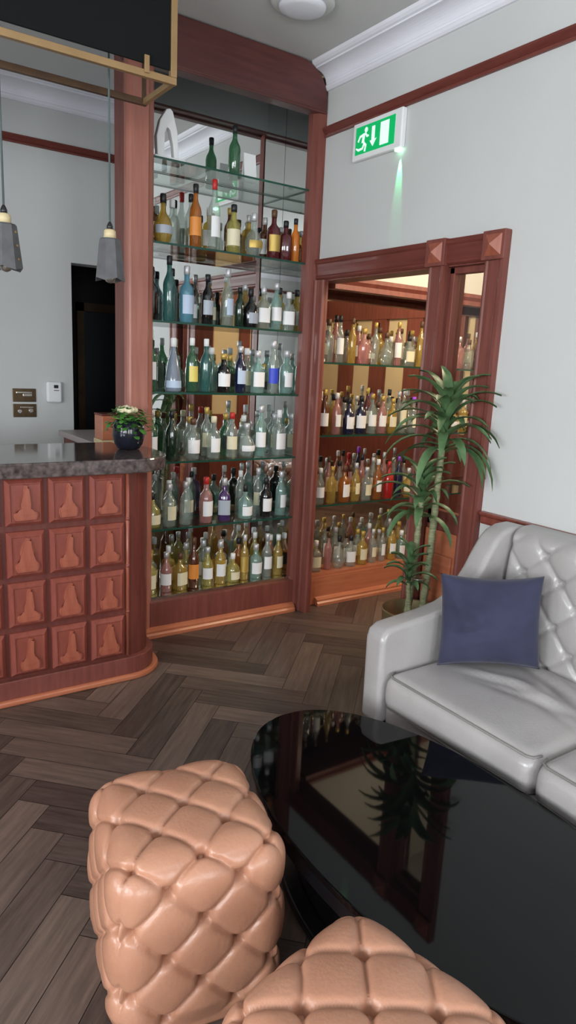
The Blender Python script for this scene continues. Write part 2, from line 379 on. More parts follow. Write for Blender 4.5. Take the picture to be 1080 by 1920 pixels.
for y in (2.518, 2.166):
    bm = NB(); box(bm, XR-.044, XR-.0005, y-.062, y+.062, 2.088, 2.212)
    loc_link('corner_block', bm, m_wood, dc, bevel=.003)
    bm = NB(); s = .045; c = (XR-.044, y, 2.15)
    vs = [bm.verts.new((c[0], c[1]+a*s, c[2]+b*s)) for a, b in ((1, 1), (-1, 1), (-1, -1), (1, -1))]; t = bm.verts.new((c[0]-.028, c[1], c[2]))
    for i in range(4): bm.faces.new((vs[i], vs[(i+1) % 4], t))
    bm.faces.new(vs[::-1]); loc_link('pyramid_boss', bm, m_relief, dc)
# sidelight between the two posts
bm = NB(); prof = [(2.23, 2.255), (2.445, 2.475)]
for a, b in prof: box(bm, XR+.03, XR+.075, a, b, .82, 2.085)
box(bm, XR+.03, XR+.075, 2.23, 2.475, .80, .90); box(bm, XR+.03, XR+.075, 2.23, 2.475, 2.055, 2.085)
loc_link('sidelight_frame', bm, m_wood, dc, bevel=.003)
bm = NB(); box(bm, XR+.050, XR+.055, 2.25, 2.45, .89, 2.06); loc_link('sidelight_pane', bm, m_pane, dc)
bm = NB(); box(bm, XR+.02, XR+.075, 2.23, 2.475, 0, .80); box(bm, XR+.008, XR+.02, 2.27, 2.44, .12, .68); loc_link('sidelight_panel', bm, m_orange, dc, bevel=.006)

# ------------------------------------------------------------------ glass cabinets
def shelf_mesh(x0, x1, y0, y1, z, th=.011):
    bm = NB(); box(bm, x0, x1, y0, y1, z-th, z)
    for f in bm.faces: f.material_index = 0
    bm.normal_update()
    for f in bm.faces:
        if abs(f.normal.z) < .5: f.material_index = 1
    return bm
tall = empty('display_cabinet', (2.0, YC, 0)); tag(tall, 'tall mahogany drinks cabinet with glass shelves, mirrored back and curved top corner', 'cabinet')
def tl(name, bm, m, bevel=0, smooth=False): return loc_link(name, bm, m, tall, bevel, smooth)
bm = NB(); pp = [(1.36, 3.57), (1.36, 3.535), (1.368, 3.524), (1.378, 3.52), (1.470, 3.52), (1.478, 3.528), (1.486, 3.532), (1.500, 3.540), (1.515, 3.56), (1.515, 3.57)]
prism(bm, pp, 0, 3.012, lambda u, v, a: (u, v, a)); tl('left_stile', bm, m_post)
bm = NB(); pp = [(2.488, 3.60), (2.488, 3.555), (2.500, 3.535), (2.508, 3.52), (2.545, 3.513), (2.556, 3.513), (2.556, 3.60)]
prism(bm, pp, 0, 3.012, lambda u, v, a: (u, v, a)); tl('right_stile', bm, m_wood)
hd = [(1.36, 3.01), (1.36, 3.245), (2.36, 3.245)]
for i in range(1, 12):
    t = PI/2*i/12; hd.append((2.36+.190*math.sin(t), 3.055+.190*math.cos(t)))
hd += [(2.55, 3.055), (2.55, 3.01)]
bm = NB(); prism(bm, hd, 3.505, 3.62, lambda u, v, a: (u, a, v)); tl('header', bm, m_header, bevel=.006)
bm = NB(); box(bm, 1.47, 2.50, 3.621, 3.626, 3.02, 3.188); tl('header_lining', bm, m_lining)
bm = NB(); box(bm, 1.47, 2.55, 3.508, 3.56, 3.000, 3.022); tl('header_bead', bm, m_header, bevel=.005)
bm = NB(); box(bm, 1.50, 2.50, 3.535, 3.85, .0, .205); tl('plinth', bm, m_wood, bevel=.004)
bm = NB(); prism(bm, [(0, 0), (.040, 0), (.040, .018), (.030, .028), (.030, .040), (.014, .050), (0, .055)], 1.45, 2.50, lambda u, v, a: (a, 3.535-u, v)); tl('skirting', bm, m_orange)
bm = NB(); box(bm, 1.47, 2.55, 3.852, 3.92, 0, 3.2); box(bm, 1.44, 1.468, 3.571, 3.92, 0, 3.2); box(bm, 2.502, 2.552, 3.602, 3.92, 0, 3.2); tl('carcass', bm, m_wood)
bm = NB(); box(bm, 1.47, 2.50, 3.627, 3.85, 3.19, 3.21); tl('top_lining', bm, m_lining)
bm = NB(); box(bm, 1.47, 2.50, 3.842, 3.850, .206, 3.19); tl('back_mirror', bm, m_mirror)
bm = NB(); box(bm, 2.4935, 2.501, 3.605, 3.840, .23, 3.19); tl('side_mirror', bm, m_mirror)
SH = [2.60, 2.19, 1.79, 1.41, 1.02, .63]
for z in SH: tl('glass_shelf', shelf_mesh(1.472, 2.492, 3.565, 3.838, z), [m_shelf, m_edge])
bm = NB(); box(bm, 1.472, 2.492, 3.565, 3.84, .206, .226); tl('bottom_board', bm, m_mirror)

alc = empty('display_cabinet', (3.7, YC, 0)); tag(alc, 'warm lit mahogany drinks cabinet with glass shelves seen through the doorway', 'cabinet')
def al(name, bm, m, bevel=0): return loc_link(name, bm, m, alc, bevel)
AX0, AX1 = 2.575, 4.75
bm = NB(); box(bm, XR+T+.002, AX1, 3.515, 3.60, 2.06, 2.09); prism(bm, [(0, 2.09), (.015, 2.09), (.035, 2.115), (.035, 2.14), (0, 2.14)], XR+T+.002, AX1, lambda u, v, a: (a, 3.55-u, v)); al('top_cornice', bm, m_wood)
bm = NB(); box(bm, 2.60, AX1, 3.54, 3.85, 0, .195); al('plinth', bm, m_orange, bevel=.003)
bm = NB(); prism(bm, [(0, 0), (.040, 0), (.040, .018), (.030, .028), (.030, .040), (.014, .050), (0, .055)], XR+T+.002, AX1, lambda u, v, a: (a, 3.54-u, v)); al('skirting', bm, m_orange)
bm = NB(); box(bm, 2.56, AX1, 3.857, 3.92, 0, 2.14); box(bm, AX1, AX1+.04, 3.53, 3.92, 0, 2.14); box(bm, 2.60, AX1, 3.60, 3.857, 2.125, 2.14); al('carcass', bm, m_wood)
bm = NB(); box(bm, 2.60, AX1, 3.846, 3.855, .2, 2.124); al('back_mirror', bm, m_mirror)
ASH = [1.615, 1.15, .684]
for z in ASH: al('glass_shelf', shelf_mesh(2.60, AX1-.002, 3.565, 3.840, z), [m_shelf, m_edge])
bm = NB(); box(bm, 2.60, AX1-.002, 3.55, 3.845, .196, .213); al('bottom_board', bm, m_orange)
bm = NB(); box(bm, AX1-.03, AX1-.002, 3.52, 3.845, .214, 2.06); al('end_stile', bm, m_wood)

# ------------------------------------------------------------------ bottles
GL = {}
def glass(c):
    if c in GL: return GL[c]
    P = {'clear': ((.86, .91, .88), (.50, .55, .52), .22), 'aqua': ((.66, .86, .82), (.36, .52, .48), .35), 'green': ((.35, .62, .42), (.06, .16, .09), .5),
         'dark green': ((.08, .18, .11), (.008, .030, .016), .85), 'teal': ((.22, .50, .46), (.05, .16, .15), .6), 'blue': ((.30, .62, .78), (.13, .33, .42), .65),
         'navy': ((.04, .06, .16), (.008, .013, .045), .9), 'black': ((.03, .03, .03), (.006, .006, .007), .96), 'amber': ((.80, .42, .12), (.42, .15, .03), .5),
         'golden': ((.90, .74, .30), (.55, .40, .10), .38), 'brown': ((.40, .18, .07), (.12, .035, .012), .75), 'red': ((.75, .06, .05), (.50, .02, .02), .7),
         'purple': ((.35, .18, .55), (.10, .04, .18), .6), 'pink': ((.85, .55, .52), (.60, .32, .30), .4), 'grey': ((.55, .62, .70), (.30, .36, .44), .6),
         'orange': ((.95, .45, .08), (.75, .25, .03), .6), 'maroon': ((.30, .05, .06), (.10, .014, .018), .8), 'yellow': ((.88, .82, .42), (.5, .45, .14), .4)}[c]
    GL[c] = thin_glass('bottle_glass_'+c.replace(' ', '_').replace('-', '_'), P[0], P[1], P[2], f0=.07, rough=.04); return GL[c]
LC = {}
COL = {'white': (.80, .80, .80), 'cream': (.72, .66, .46), 'black': (.012, .012, .014), 'gold': (.55, .38, .10), 'red': (.5, .02, .02), 'blue': (.03, .06, .55), 'silver': (.6, .6, .62), 'yellow': (.75, .62, .15), 'brown': (.10, .045, .02), 'grey': (.38, .42, .48), 'purple': (.35, .06, .7), 'pale blue': (.45, .55, .70), 'orange': (.7, .25, .04)}
def paper(c):
    if c not in LC: LC[c] = plain('paint_'+c.replace(' ', '_'), COL[c], .45, metal=.5 if c in ('silver', 'gold') else 0)
    return LC[c]
SHAPES = {   # profile (r, z), neck radius, top z, label z range & radius, squareness
 'tall':   ([(.030, 0), (.037, .006), (.037, .175), (.033, .195), (.018, .225), (.014, .240), (.014, .290)], (.06, .15), .0374, 0),
 'slim':   ([(.025, 0), (.030, .006), (.030, .190), (.024, .215), (.013, .240), (.012, .300)], (.06, .17), .0304, 0),
 'square': ([(.034, 0), (.040, .006), (.040, .150), (.034, .168), (.017, .182), (.015, .195), (.015, .240)], (.04, .13), .0404, .75),
 'squat':  ([(.040, 0), (.048, .010), (.050, .080), (.046, .115), (.026, .140), (.015, .152), (.014, .200)], (.025, .085), .0502, 0),
 'round':  ([(.030, 0), (.040, .010), (.055, .050), (.056, .080), (.042, .120), (.020, .145), (.015, .160), (.015, .215)], (.045, .085), .0565, 0),
 'cone':   ([(.046, 0), (.052, .008), (.050, .060), (.034, .150), (.020, .190), (.016, .205), (.016, .245)], (.02, .055), .0522, 0),
 'shouldered': ([(.036, 0), (.042, .006), (.045, .150), (.040, .178), (.020, .200), (.016, .212), (.016, .265)], (.045, .14), .0458, 0)}
BM, CM, LM = {}, {}, {}
def bottle_data(shape, gc, lab, capc):
    prof, lz, lr, sq = SHAPES[shape]
    k = (shape, gc)
    if k not in BM:
        bm = NB(); lathe(bm, prof, 20, sq=sq); me = bpy.data.meshes.new('bottle'); bm.to_mesh(me); bm.free(); me.materials.append(glass(gc)); BM[k] = me
    k2 = (shape, capc)
    if k2 not in CM:
        bm = NB(); r, z = prof[-1]; lathe(bm, [(r*1.15, z-.022), (r*1.18, z+.001), (r*1.18, z+.018), (r*.95, z+.022)], 14); me = bpy.data.meshes.new('cap'); bm.to_mesh(me); bm.free(); me.materials.append(paper(capc)); CM[k2] = me
    k3 = (shape, lab)
    if lab and k3 not in LM:
        bm = NB(); n = 8; a0 = -PI/2-1.05; rows = []
        # label follows the bottle's outline at its height
        def rad(z):
            for (r0, q0), (r1, q1) in zip(prof, prof[1:]):
                if q0 <= z <= q1: return r0+(r1-r0)*(z-q0)/max(q1-q0, 1e-6)
            return lr
        for z in (lz[0], (2*lz[0]+lz[1])/3, (lz[0]+2*lz[1])/3, lz[1]):
            row = []
            for i in range(n+1):
                a = a0+2.1*i/n; ca, sa = abs(math.cos(a)), abs(math.sin(a)); q = (1-sq)+sq*min(1.28, 1/max(ca, sa)) if sq else 1
                r = (rad(z)+.0008)*q*1.02; row.append(bm.verts.new((r*math.cos(a), r*math.sin(a), z)))
            rows.append(row)
        for j in range(3):
            for i in range(n): bm.faces.new((rows[j][i], rows[j][i+1], rows[j+1][i+1], rows[j+1][i])).smooth = True
        me = bpy.data.meshes.new('label'); bm.to_mesh(me); bm.free(); me.materials.append(paper(lab)); LM[k3] = me
    return BM[k], CM[k2], LM.get(k3)
def bottle(x, y, z, shape, gc, lab, capc, text, group, s=1.0, hs=1.0, parts=True, rot=None):
    b, c, l = bottle_data(shape, gc, lab, capc)
    o = bpy.data.objects.new('bottle', b); C.objects.link(o); o.location = (x, y, z+.0005); o.scale = (s, s, s*hs)
    o.rotation_euler = (0, 0, random.uniform(-.5, .5) if rot is None else rot)
    tag(o, text, 'bottle', group)
    if parts:
        q = bpy.data.objects.new('cap', c); C.objects.link(q); q.parent = o
        if l: q = bpy.data.objects.new('label', l); C.objects.link(q); q.parent = o
    return o
ORD = ['first', 'second', 'third', 'fourth', 'fifth', 'sixth', 'seventh', 'eighth', 'ninth', 'tenth', 'eleventh', 'twelfth', 'thirteenth', 'fourteenth', 'fifteenth', 'sixteenth', 'seventeenth', 'eighteenth', 'nineteenth', 'twentieth']
RN = {2.19: 'second shelf down', 1.79: 'third shelf down', 1.41: 'fourth shelf down', 1.02: 'fifth shelf down', .63: 'sixth shelf down', .226: 'bottom shelf'}
rows = {   # x, shape, glass, label, cap, height scale
 2.19: [(1.60, 'round', 'golden', 'grey', 'black', 1.15), (1.79, 'tall', 'amber', 'orange', 'black', 1.15), (1.905, 'tall', 'clear', 'white', 'red', 1.3), (2.03, 'shouldered', 'yellow', 'cream', 'black', 1.0),
        (2.165, 'round', 'clear', 'gold', 'silver', 1.1), (2.30, 'shouldered', 'maroon', 'gold', 'brown', 1.05), (2.385, 'square', 'maroon', None, 'black', .95), (2.455, 'slim', 'orange', None, 'black', .85)],
 1.79: [(1.535, 'shouldered', 'black', None, 'black', 1.05), (1.640, 'tall', 'teal', None, 'black', 1.2), (1.745, 'shouldered', 'blue', 'pale blue', 'silver', 1.15), (1.875, 'tall', 'black', 'grey', 'black', .95), (2.005, 'tall', 'clear', 'pale blue', 'silver', 1.1),
        (2.085, 'slim', 'dark green', None, 'black', .75), (2.16, 'squat', 'black', 'grey', 'black', 1.1), (2.25, 'square', 'clear', 'white', 'silver', 1.0), (2.34, 'tall', 'aqua', 'white', 'silver', .95), (2.43, 'square', 'clear', 'white', 'white', .95)],
 1.41: [(1.535, 'tall', 'green', 'white', 'white', 1.15), (1.67, 'cone', 'grey', 'pale blue', 'white', 1.2), (1.785, 'tall', 'green', 'yellow', 'white', 1.05), (1.875, 'tall', 'teal', None, 'white', 1.05), (1.990, 'shouldered', 'black', 'white', 'gold', .85),
        (2.105, 'tall', 'navy', 'pale blue', 'silver', .95), (2.225, 'square', 'aqua', 'white', 'silver', 1.05), (2.335, 'tall', 'clear', 'blue', 'silver', 1.1), (2.435, 'shouldered', 'aqua', 'white', 'silver', 1.0)],
 1.02: [(1.54, 'tall', 'green', 'white', 'silver', 1.0), (1.665, 'tall', 'dark green', None, 'black', .98), (1.80, 'shouldered', 'clear', 'white', 'brown', .9), (1.935, 'shouldered', 'clear', 'white', 'cream', .95), (2.06, 'tall', 'clear', 'cream', 'red', .95),
        (2.165, 'round', 'clear', 'white', 'silver', .95), (2.265, 'tall', 'aqua', 'white', 'silver', 1.1), (2.40, 'square', 'clear', 'white', 'white', 1.2)],
 .63:  [(1.55, 'squat', 'yellow', 'cream', 'black', 1.0), (1.655, 'shouldered', 'clear', 'cream', 'silver', .95), (1.76, 'tall', 'clear', None, 'silver', .9), (1.895, 'shouldered', 'pink', 'white', 'red', 1.05), (2.02, 'square', 'purple', 'grey', 'silver', 1.1),
        (2.17, 'squat', 'aqua', 'white', 'black', 1.05), (2.32, 'shouldered', 'black', 'white', 'black', .95), (2.435, 'tall', 'aqua', 'white', 'silver', 1.0)],
 .226: [(1.535, 'shouldered', 'yellow', 'cream', 'gold', .95), (1.64, 'tall', 'pink', 'white', 'silver', .85), (1.73, 'square', 'golden', 'cream', 'brown', .95), (1.82, 'tall', 'brown', 'orange', 'brown', 1.1), (1.915, 'tall', 'yellow', 'white', 'silver', .85),
        (2.005, 'tall', 'golden', 'white', 'silver', .95), (2.095, 'squat', 'yellow', 'cream', 'white', .9), (2.18, 'slim', 'golden', 'gold', 'silver', 1.0), (2.265, 'shouldered', 'aqua', 'white', 'silver', .85), (2.35, 'tall', 'clear', 'white', 'silver', 1.0), (2.435, 'tall', 'golden', 'cream', 'white', .95)]}
SHN = {'tall': 'tall', 'slim': 'slim', 'square': 'square', 'squat': 'squat', 'round': 'round', 'cone': 'conical', 'shouldered': 'broad'}
for z, l in rows.items():
    for i, (x, sh, gc, lab, cp, hs) in enumerate(l):
        lt = (lab + ' label') if lab else (cp + ' cap')
        bottle(x, 3.632, z, sh, gc, lab, cp, '%s %s bottle, %s, %s from left, front row, %s, tall cabinet' % (SHN[sh], gc, lt, ORD[i], RN[z]), 'bottles in the tall cabinet', s=.92, hs=hs)
    r2 = random.Random(int(z*100)); k = 0; x = 1.585
    while x < 2.44:
        pal = {2.19: ['clear', 'amber', 'golden', 'clear', 'brown'], .226: ['golden', 'clear', 'amber', 'yellow']}.get(z, ['clear', 'aqua', 'clear', 'green', 'clear', 'clear', 'golden'])
        sh = r2.choice(['tall', 'shouldered', 'square', 'squat']); gc = r2.choice(pal); lab = r2.choice(['white', 'cream', None, 'white', 'black'])
        cp = r2.choice(['silver', 'black', 'white', 'gold'])
        lt = (lab + ' label') if lab else (cp + ' cap')
        bottle(x, 3.735, z, sh, gc, lab, cp, '%s %s bottle, %s, %s from left, back row, %s, tall cabinet' % (SHN[sh], gc, lt, ORD[k], RN[z]), 'bottles in the tall cabinet', s=.88, hs=r2.uniform(.9, 1.1))
        k += 1; x += r2.uniform(.112, .135)
AN = {1.615: 'top', 1.15: 'middle', .684: 'lower', .213: 'bottom'}
for z in (1.615, 1.15, .684, .213):
    for rown, yy, xs in (('front', 3.615, 2.735), ('back', 3.735, 2.69)):
        r2 = random.Random(int(z*100)+int(yy*100)); k = 0; x = xs
        end = 4.35 if z > 1 else 3.80
        while x < end and k < 20:
            gc = r2.choice({1.615: ['clear', 'clear', 'pink', 'brown', 'clear', 'golden'], 1.15: ['brown', 'clear', 'pink', 'golden', 'maroon', 'clear'], .684: ['pink', 'golden', 'clear', 'amber', 'clear', 'clear'], .213: ['clear', 'golden', 'pink', 'clear', 'clear']}[z])
            sh = r2.choice(['tall', 'shouldered', 'square', 'tall', 'slim', 'round']); lab = r2.choice(['white', 'cream', 'cream', None, 'white']); cp = r2.choice(['silver', 'black', 'white', 'gold', 'brown'])
            if rown == 'front':
                if z == 1.15 and k in (2, 3): sh, gc, lab, cp = 'shouldered', 'navy', 'white', 'black'
                if z == 1.15 and k == 8: sh, gc, lab, cp = 'square', 'clear', 'cream', 'purple'  # purple cap colour imitates a small purple light glint
                if z == .684 and k == 7: sh, gc, lab, cp = 'tall', 'navy', None, 'purple'
                if z == .684 and k == 6: sh, gc, lab, cp = 'shouldered', 'red', None, 'red'
                if z == .213 and k == 5: sh, gc, lab, cp = 'tall', 'clear', 'cream', 'silver'
                if z == .213 and k == 8: sh, gc, lab, cp = 'square', 'aqua', 'white', 'white'
            lt = (lab + ' label') if lab else (cp + ' cap')
            bottle(x, yy, z, sh, gc, lab, cp, '%s %s bottle, %s, %s from left, %s row, %s shelf, doorway cabinet' % (SHN[sh], gc, lt, ORD[k], rown, AN[z]), 'bottles in the doorway cabinet', s=.86, hs=r2.uniform(.9, 1.15))
            k += 1; x += r2.uniform(.092, .108)
# top shelf of the tall cabinet: white stand and a few pieces
wt = empty('trophy', (1.62, 3.66, 2.6005)); tag(wt, 'white curved trophy on a square base on the top glass shelf', 'trophy')
bm = NB(); box(bm, -.075, .10, -.045, .045, 0, .022); link('base', bm, m_white, wt, bevel=.004)
bm = NB()
out = [(-.05, .022), (-.055, .12), (-.035, .20), (.0, .255), (.02, .262), (.035, .25), (.062, .16), (.070, .07), (.072, .022), (.045, .022), (.038, .09), (.020, .16), (.005, .17), (-.008, .14), (-.012, .022)]
prism(bm, out, -.02, .02, lambda u, v, a: (u, a, v)); link('arch', bm, m_white, wt, bevel=.005)
card = empty('reflection_card', (2.16, 3.68, 2.6005)); tag(card, 'white folded card added for a pale reflection streak on the top glass shelf', 'card')  # added card, shaped to imitate a white streak of reflected light
bm = NB(); box(bm, -.04, .04, -.001, .001, 0, .15, mat4=Matrix.Rotation(-.15, 4, 'X')); link('front_leaf', bm, m_white, card)
bm = NB(); box(bm, -.04, .04, .043, .045, 0, .15, mat4=Matrix.Rotation(.15, 4, 'X')); link('back_leaf', bm, m_white, card)
bottle(2.06, 3.70, 2.6, 'tall', 'green', None, 'black', 'tall green bottle standing on the very top glass shelf of the tall cabinet', 'bottles in the tall cabinet', s=.9)

# ------------------------------------------------------------------ bar counter
bar = empty('bar_counter', (0.2, 3.3, 0)); tag(bar, 'curved mahogany bar counter with carved pot still panels and dark granite top', 'bar counter')
def bl(name, bm, m, bevel=0, smooth=False): return loc_link(name, bm, m, bar, bevel, smooth)
BX0 = -1.1
def counter_outline(yf, xr, rad, yb):
    p = [(BX0, yb), (BX0, yf), (xr-rad, yf)]
    for i in range(1, 15):
        t = PI/2*i/14; p.append((xr-rad+rad*math.sin(t), yf+rad*(1-math.cos(t))))
    p.append((xr, yb)); return p
bm = NB(); prism(bm, counter_outline(3.10, 1.345, .15, 3.50), .02, 1.056, lambda u, v, a: (u, v, a)); bl('body', bm, m_body)
bm = NB(); prism(bm, counter_outline(3.073, 1.375, .17, 3.50), 0, .118, lambda u, v, a: (u, v, a)); bl('plinth', bm, m_wood, bevel=.004)
bm = NB(); prism(bm, counter_outline(3.055, 1.405, .19, 3.50), 0, .030, lambda u, v, a: (u, v, a)); bl('skirting', bm, m_orange, bevel=.010)
top = [(BX0-.05, 3.70), (BX0-.05, 3.045), (1.215, 3.045)]
for i in range(1, 15):
    t = PI/2*i/14; top.append((1.215+.235*math.sin(t), 3.045+.235*(1-math.cos(t))))
top += [(1.45, 3.49), (1.335, 3.50), (1.335, 3.70)]
bm = NB(); prism(bm, top, 1.056, 1.124, lambda u, v, a: (u, v, a)); bl('granite_top', bm, m_granite, bevel=.008)
PW, PH = .169, .212
rowsz = [.840, .603, .368, .132]
# one carved panel and four still outlines
bmP = NB()
w2, h2 = PW/2, PH/2
def ring(bm, inset, y): return [bm.verts.new((sx*(w2-inset), y, sz*(h2-inset))) for sx, sz in ((-1, -1), (1, -1), (1, 1), (-1, 1))]
rs = [ring(bmP, 0, 0), ring(bmP, .002, -.014), ring(bmP, .019, -.031), ring(bmP, .023, -.031), ring(bmP, .026, -.028)]
for a, b in zip(rs, rs[1:]):
    for i in range(4): bmP.faces.new((a[i], a[(i+1) % 4], b[(i+1) % 4], b[i]))
bmP.faces.new(rs[-1]); bmP.faces.new(rs[0][::-1])
bmesh.ops.recalc_face_normals(bmP, faces=bmP.faces)
meP = bpy.data.meshes.new('carved_panel'); bmP.to_mesh(meP); bmP.free(); meP.materials.append(m_panel)
stills = []
for bw, bh, sh, nw, nt_ in ((.052, .038, .020, .013, .0085), (.044, .050, .022, .012, .009), (.048, .035, .014, .010, .009), (.052, .045, .060, .020, .010)):
    bm = NB(); z0 = -.078
    half = [(bw*.78, z0), (bw*.92, z0+.008), (bw, z0+bh*.5), (bw*1.0, z0+bh*.72), (bw*.90, z0+bh*.92), (bw*.46, z0+bh+sh*.25), (nw*1.55, z0+bh+sh*.75), (nw*1.15, z0+bh+sh+.014), (nt_, .064), (nt_*1.5, .074)]
    pts = [(u, v) for u, v in half]
    left = [(-u, v) for u, v in half][::-1]; left[0] = (-nt_*.3, .080)
    prism(bm, pts+left, -.026, -.044, lambda u, v, a: (u, a, v))
    bmesh.ops.bevel(bm, geom=[e for e in bm.edges if all(abs(v.co.y+.044) < 1e-5 for v in e.verts)], offset=.0065, segments=2, affect='EDGES')
    box(bm, -bw*.5, bw*.5, -.0465, -.043, z0+bh*.62, z0+bh*.62+.0035)
    bmesh.ops.recalc_face_normals(bm, faces=bm.faces)
    me = bpy.data.meshes.new('pot_still_relief'); bm.to_mesh(me); bm.free(); me.materials.append(m_relief); stills.append(me)
cnt = 0
for r_, z in enumerate(rowsz):
    for c_ in range(11):
        x1 = 1.174 - .1865*c_; x0 = x1-PW
        if x0 < BX0: continue
        o = bpy.data.objects.new('carved_panel', meP); C.objects.link(o); o.parent = bar
        o.location = Vector(((x0+x1)/2, 3.101, z+PH/2)) - bar.location
        q = bpy.data.objects.new('pot_still_relief', stills[[[2, 1, 0, 3], [0, 1, 3, 2], [1, 3, 0, 2], [3, 0, 1, 2]][r_][c_ % 4]]); C.objects.link(q); q.parent = o
bm = NB(); tube(bm, [(1.192, 3.094, .125), (1.192, 3.094, 1.054)], .009)
bl('corner_bead', bm, m_relief)
for z in (.115+.236*i for i in range(1, 4)):
    bm = NB(); bmesh.ops.create_uvsphere(bm, u_segments=12, v_segments=8, radius=.011, matrix=Matrix.Translation((1.192, 3.092, z+.006))); bl('bead_boss', bm, m_panel, smooth=True)

# ------------------------------------------------------------------ things on and behind the counter
fp = empty('planter', (1.315, 3.395, 1.1245)); tag(fp, 'glossy black pot of green leaves with a pale cream bloom on the bar end', 'potted plant')
bm = NB(); lathe(bm, [(.04, 0), (.055, .004), (.072, .03), (.082, .075), (.078, .12), (.066, .148), (.061, .148), (.070, .118), (.070, .11)], 32); link('pot', bm, m_dpot, fp, smooth=True)
bm = NB(); rr = random.Random(5)
for i in range(170):
    a = rr.uniform(0, 2*PI); rad = rr.uniform(.03, .125); h = .155+rr.uniform(-.02, .06) - max(0, rad-.07)*.9
    if i % 6 == 0: h -= .03
    c = Vector((rad*math.cos(a), min(rad*math.sin(a), .10), h)); n = Vector((math.cos(a), math.sin(a), 0)); s = rr.uniform(.015, .027)
    t = Vector((-n.y, n.x, 0)); d = (n*.8+Vector((0, 0, rr.uniform(-.5, .3)))).normalized()
    P = [c-d*s, c-d*s*.2+t*s*.7+Vector((0, 0, .004)), c+d*s*.6+t*s*.45, c+d*s*1.1, c+d*s*.6-t*s*.45, c-d*s*.2-t*s*.7+Vector((0, 0, .004))]
    bm.faces.new([bm.verts.new(p) for p in P])
for i in range(14):
    a = 2*PI*i/14; tube(bm, [(0, 0, .11), (.04*math.cos(a), .04*math.sin(a), .15), (.09*math.cos(a), .09*math.sin(a), .165)], .0018, 5)
link('foliage', bm, m_leaf2, fp)
bm = NB(); lathe(bm, [(.01, .108), (.068, .108), (.066, .116), (.01, .118)], 24); link('soil', bm, m_soil, fp)
bm = NB()
for i in range(16):
    a = 2.4*i; rad = .045*math.sqrt(i/16); bmesh.ops.create_icosphere(bm, subdivisions=1, radius=.017, matrix=Matrix.Translation((-.012+rad*math.cos(a), -.01+rad*math.sin(a), .212-rad*.25)))
link('bloom', bm, m_cream, fp, smooth=True)

bc = empty('back_counter', (1.7, 4.4, 0)); tag(bc, 'back counter with a pale top behind the bar, before the dark passage', 'counter')
bm = NB(); box(bm, -.28, .4, -.385, .50, 0, 1.02); link('cupboard', bm, m_wood, bc)
bm = NB(); box(bm, -.31, .42, -.39, .52, 1.021, 1.06); link('worktop', bm, plain('pale_worktop', (.42, .36, .34), .4), bc, bevel=.004)
wb_ = empty('wooden_box', (1.475, 4.11, 1.0605)); tag(wb_, 'small brown wooden box with a pale base beside the black planter', 'box')
bm = NB(); box(bm, -.075, .04, -.07, .07, .03, .175); link('body', bm, m_orange, wb_, bevel=.004)
bm = NB(); box(bm, -.08, .045, -.075, .075, 0, .03); link('base', bm, m_pale, wb_, bevel=.003)
bm = NB(); box(bm, -.077, .042, -.072, .072, .176, .186); link('lid', bm, m_woodx, wb_, bevel=.003)

# switches and sensor on the back wall
for zc, lb in ((1.297, 'bronze switch plate with rocker and knob, upper one of the two beside the sensor'), (1.193, 'bronze switch plate with two knobs, lower one of the two beside the sensor')):
    s = empty('light_switch', (1.172, YB, zc)); tag(s, lb, 'light switch', 'switch plates on the back wall')
    bm = NB(); box(bm, -.077, .077, -.008, -.0005, -.045, .045); link('plate', bm, m_bronze, s, bevel=.003)
    if zc > 1.25:
        bm = NB(); box(bm, -.055, .05, -.016, -.008, .012, .026); link('rocker', bm, m_silver, s, bevel=.003)
        bm = NB(); box(bm, -.012, .05, -.018, -.008, -.008, .012); link('rocker', bm, m_silver, s, bevel=.003)
    else:
        for dx, dz in ((-.035, -.004), (.038, 0)):
            bm = NB(); lathe(bm, [(.016, 0), (.016, .010), (.012, .013)], 18); bmesh.ops.transform(bm, matrix=Matrix.Translation((dx, -.008, dz)) @ Matrix.Rotation(PI/2, 4, 'X'), verts=bm.verts); link('knob', bm, m_silver, s)
        bm = NB(); box(bm, -.03, .055, -.014, -.008, .018, .028); link('rocker', bm, m_silver, s, bevel=.002)
th = empty('thermostat', (1.366, YB, 1.322)); tag(th, 'white rounded sensor box with a small dark screen on the back wall', 'thermostat')
bm = NB(); box(bm, -.052, .052, -.040, -.0005, -.072, .072); link('housing', bm, m_white, th, bevel=.014, segs=3)
bm = NB(); box(bm, -.004, .026, -.043, -.0395, .028, .050); link('screen', bm, m_dark, th, bevel=.001)
bm = NB(); box(bm, -.004, .030, -.042, -.0395, .010, .016); link('button', bm, m_silver, th)

# ------------------------------------------------------------------ gantry and pendants
ga = empty('bar_gantry', (0.2, 2.95, CEIL)); tag(ga, 'hanging brass framed gantry with a black fascia panel above the bar', 'gantry')
def gl_(name, bm, m, bevel=.002): return loc_link(name, bm, m, ga, bevel)
GX1 = 1.283; GZ = 2.668; GX0 = -1.2
bm = NB(); box(bm, GX0, GX1, 2.79, 2.812, GZ-.013, GZ+.013); gl_('front_rail', bm, m_brass)
bm = NB(); box(bm, GX0, GX1-.001, 3.085, 3.107, GZ-.013, GZ+.013); gl_('rear_rail', bm, m_dbrass)
bm = NB(); box(bm, GX1-.022, GX1, 2.812, 3.085, GZ-.011, GZ+.011); gl_('end_rail', bm, m_brass)
bm = NB(); box(bm, GX1-.026, GX1, 2.788, 2.812, GZ+.013, CEIL-.001); gl_('upright', bm, m_brass)
bm = NB(); box(bm, GX0, GX0+.026, 2.788, 2.812, GZ+.013, CEIL-.001); gl_('upright', bm, m_brass)
bm = NB(); box(bm, GX0+.03, GX1-.026, 2.795, 2.806, GZ+.036, CEIL-.001); gl_('fascia', bm, m_black)
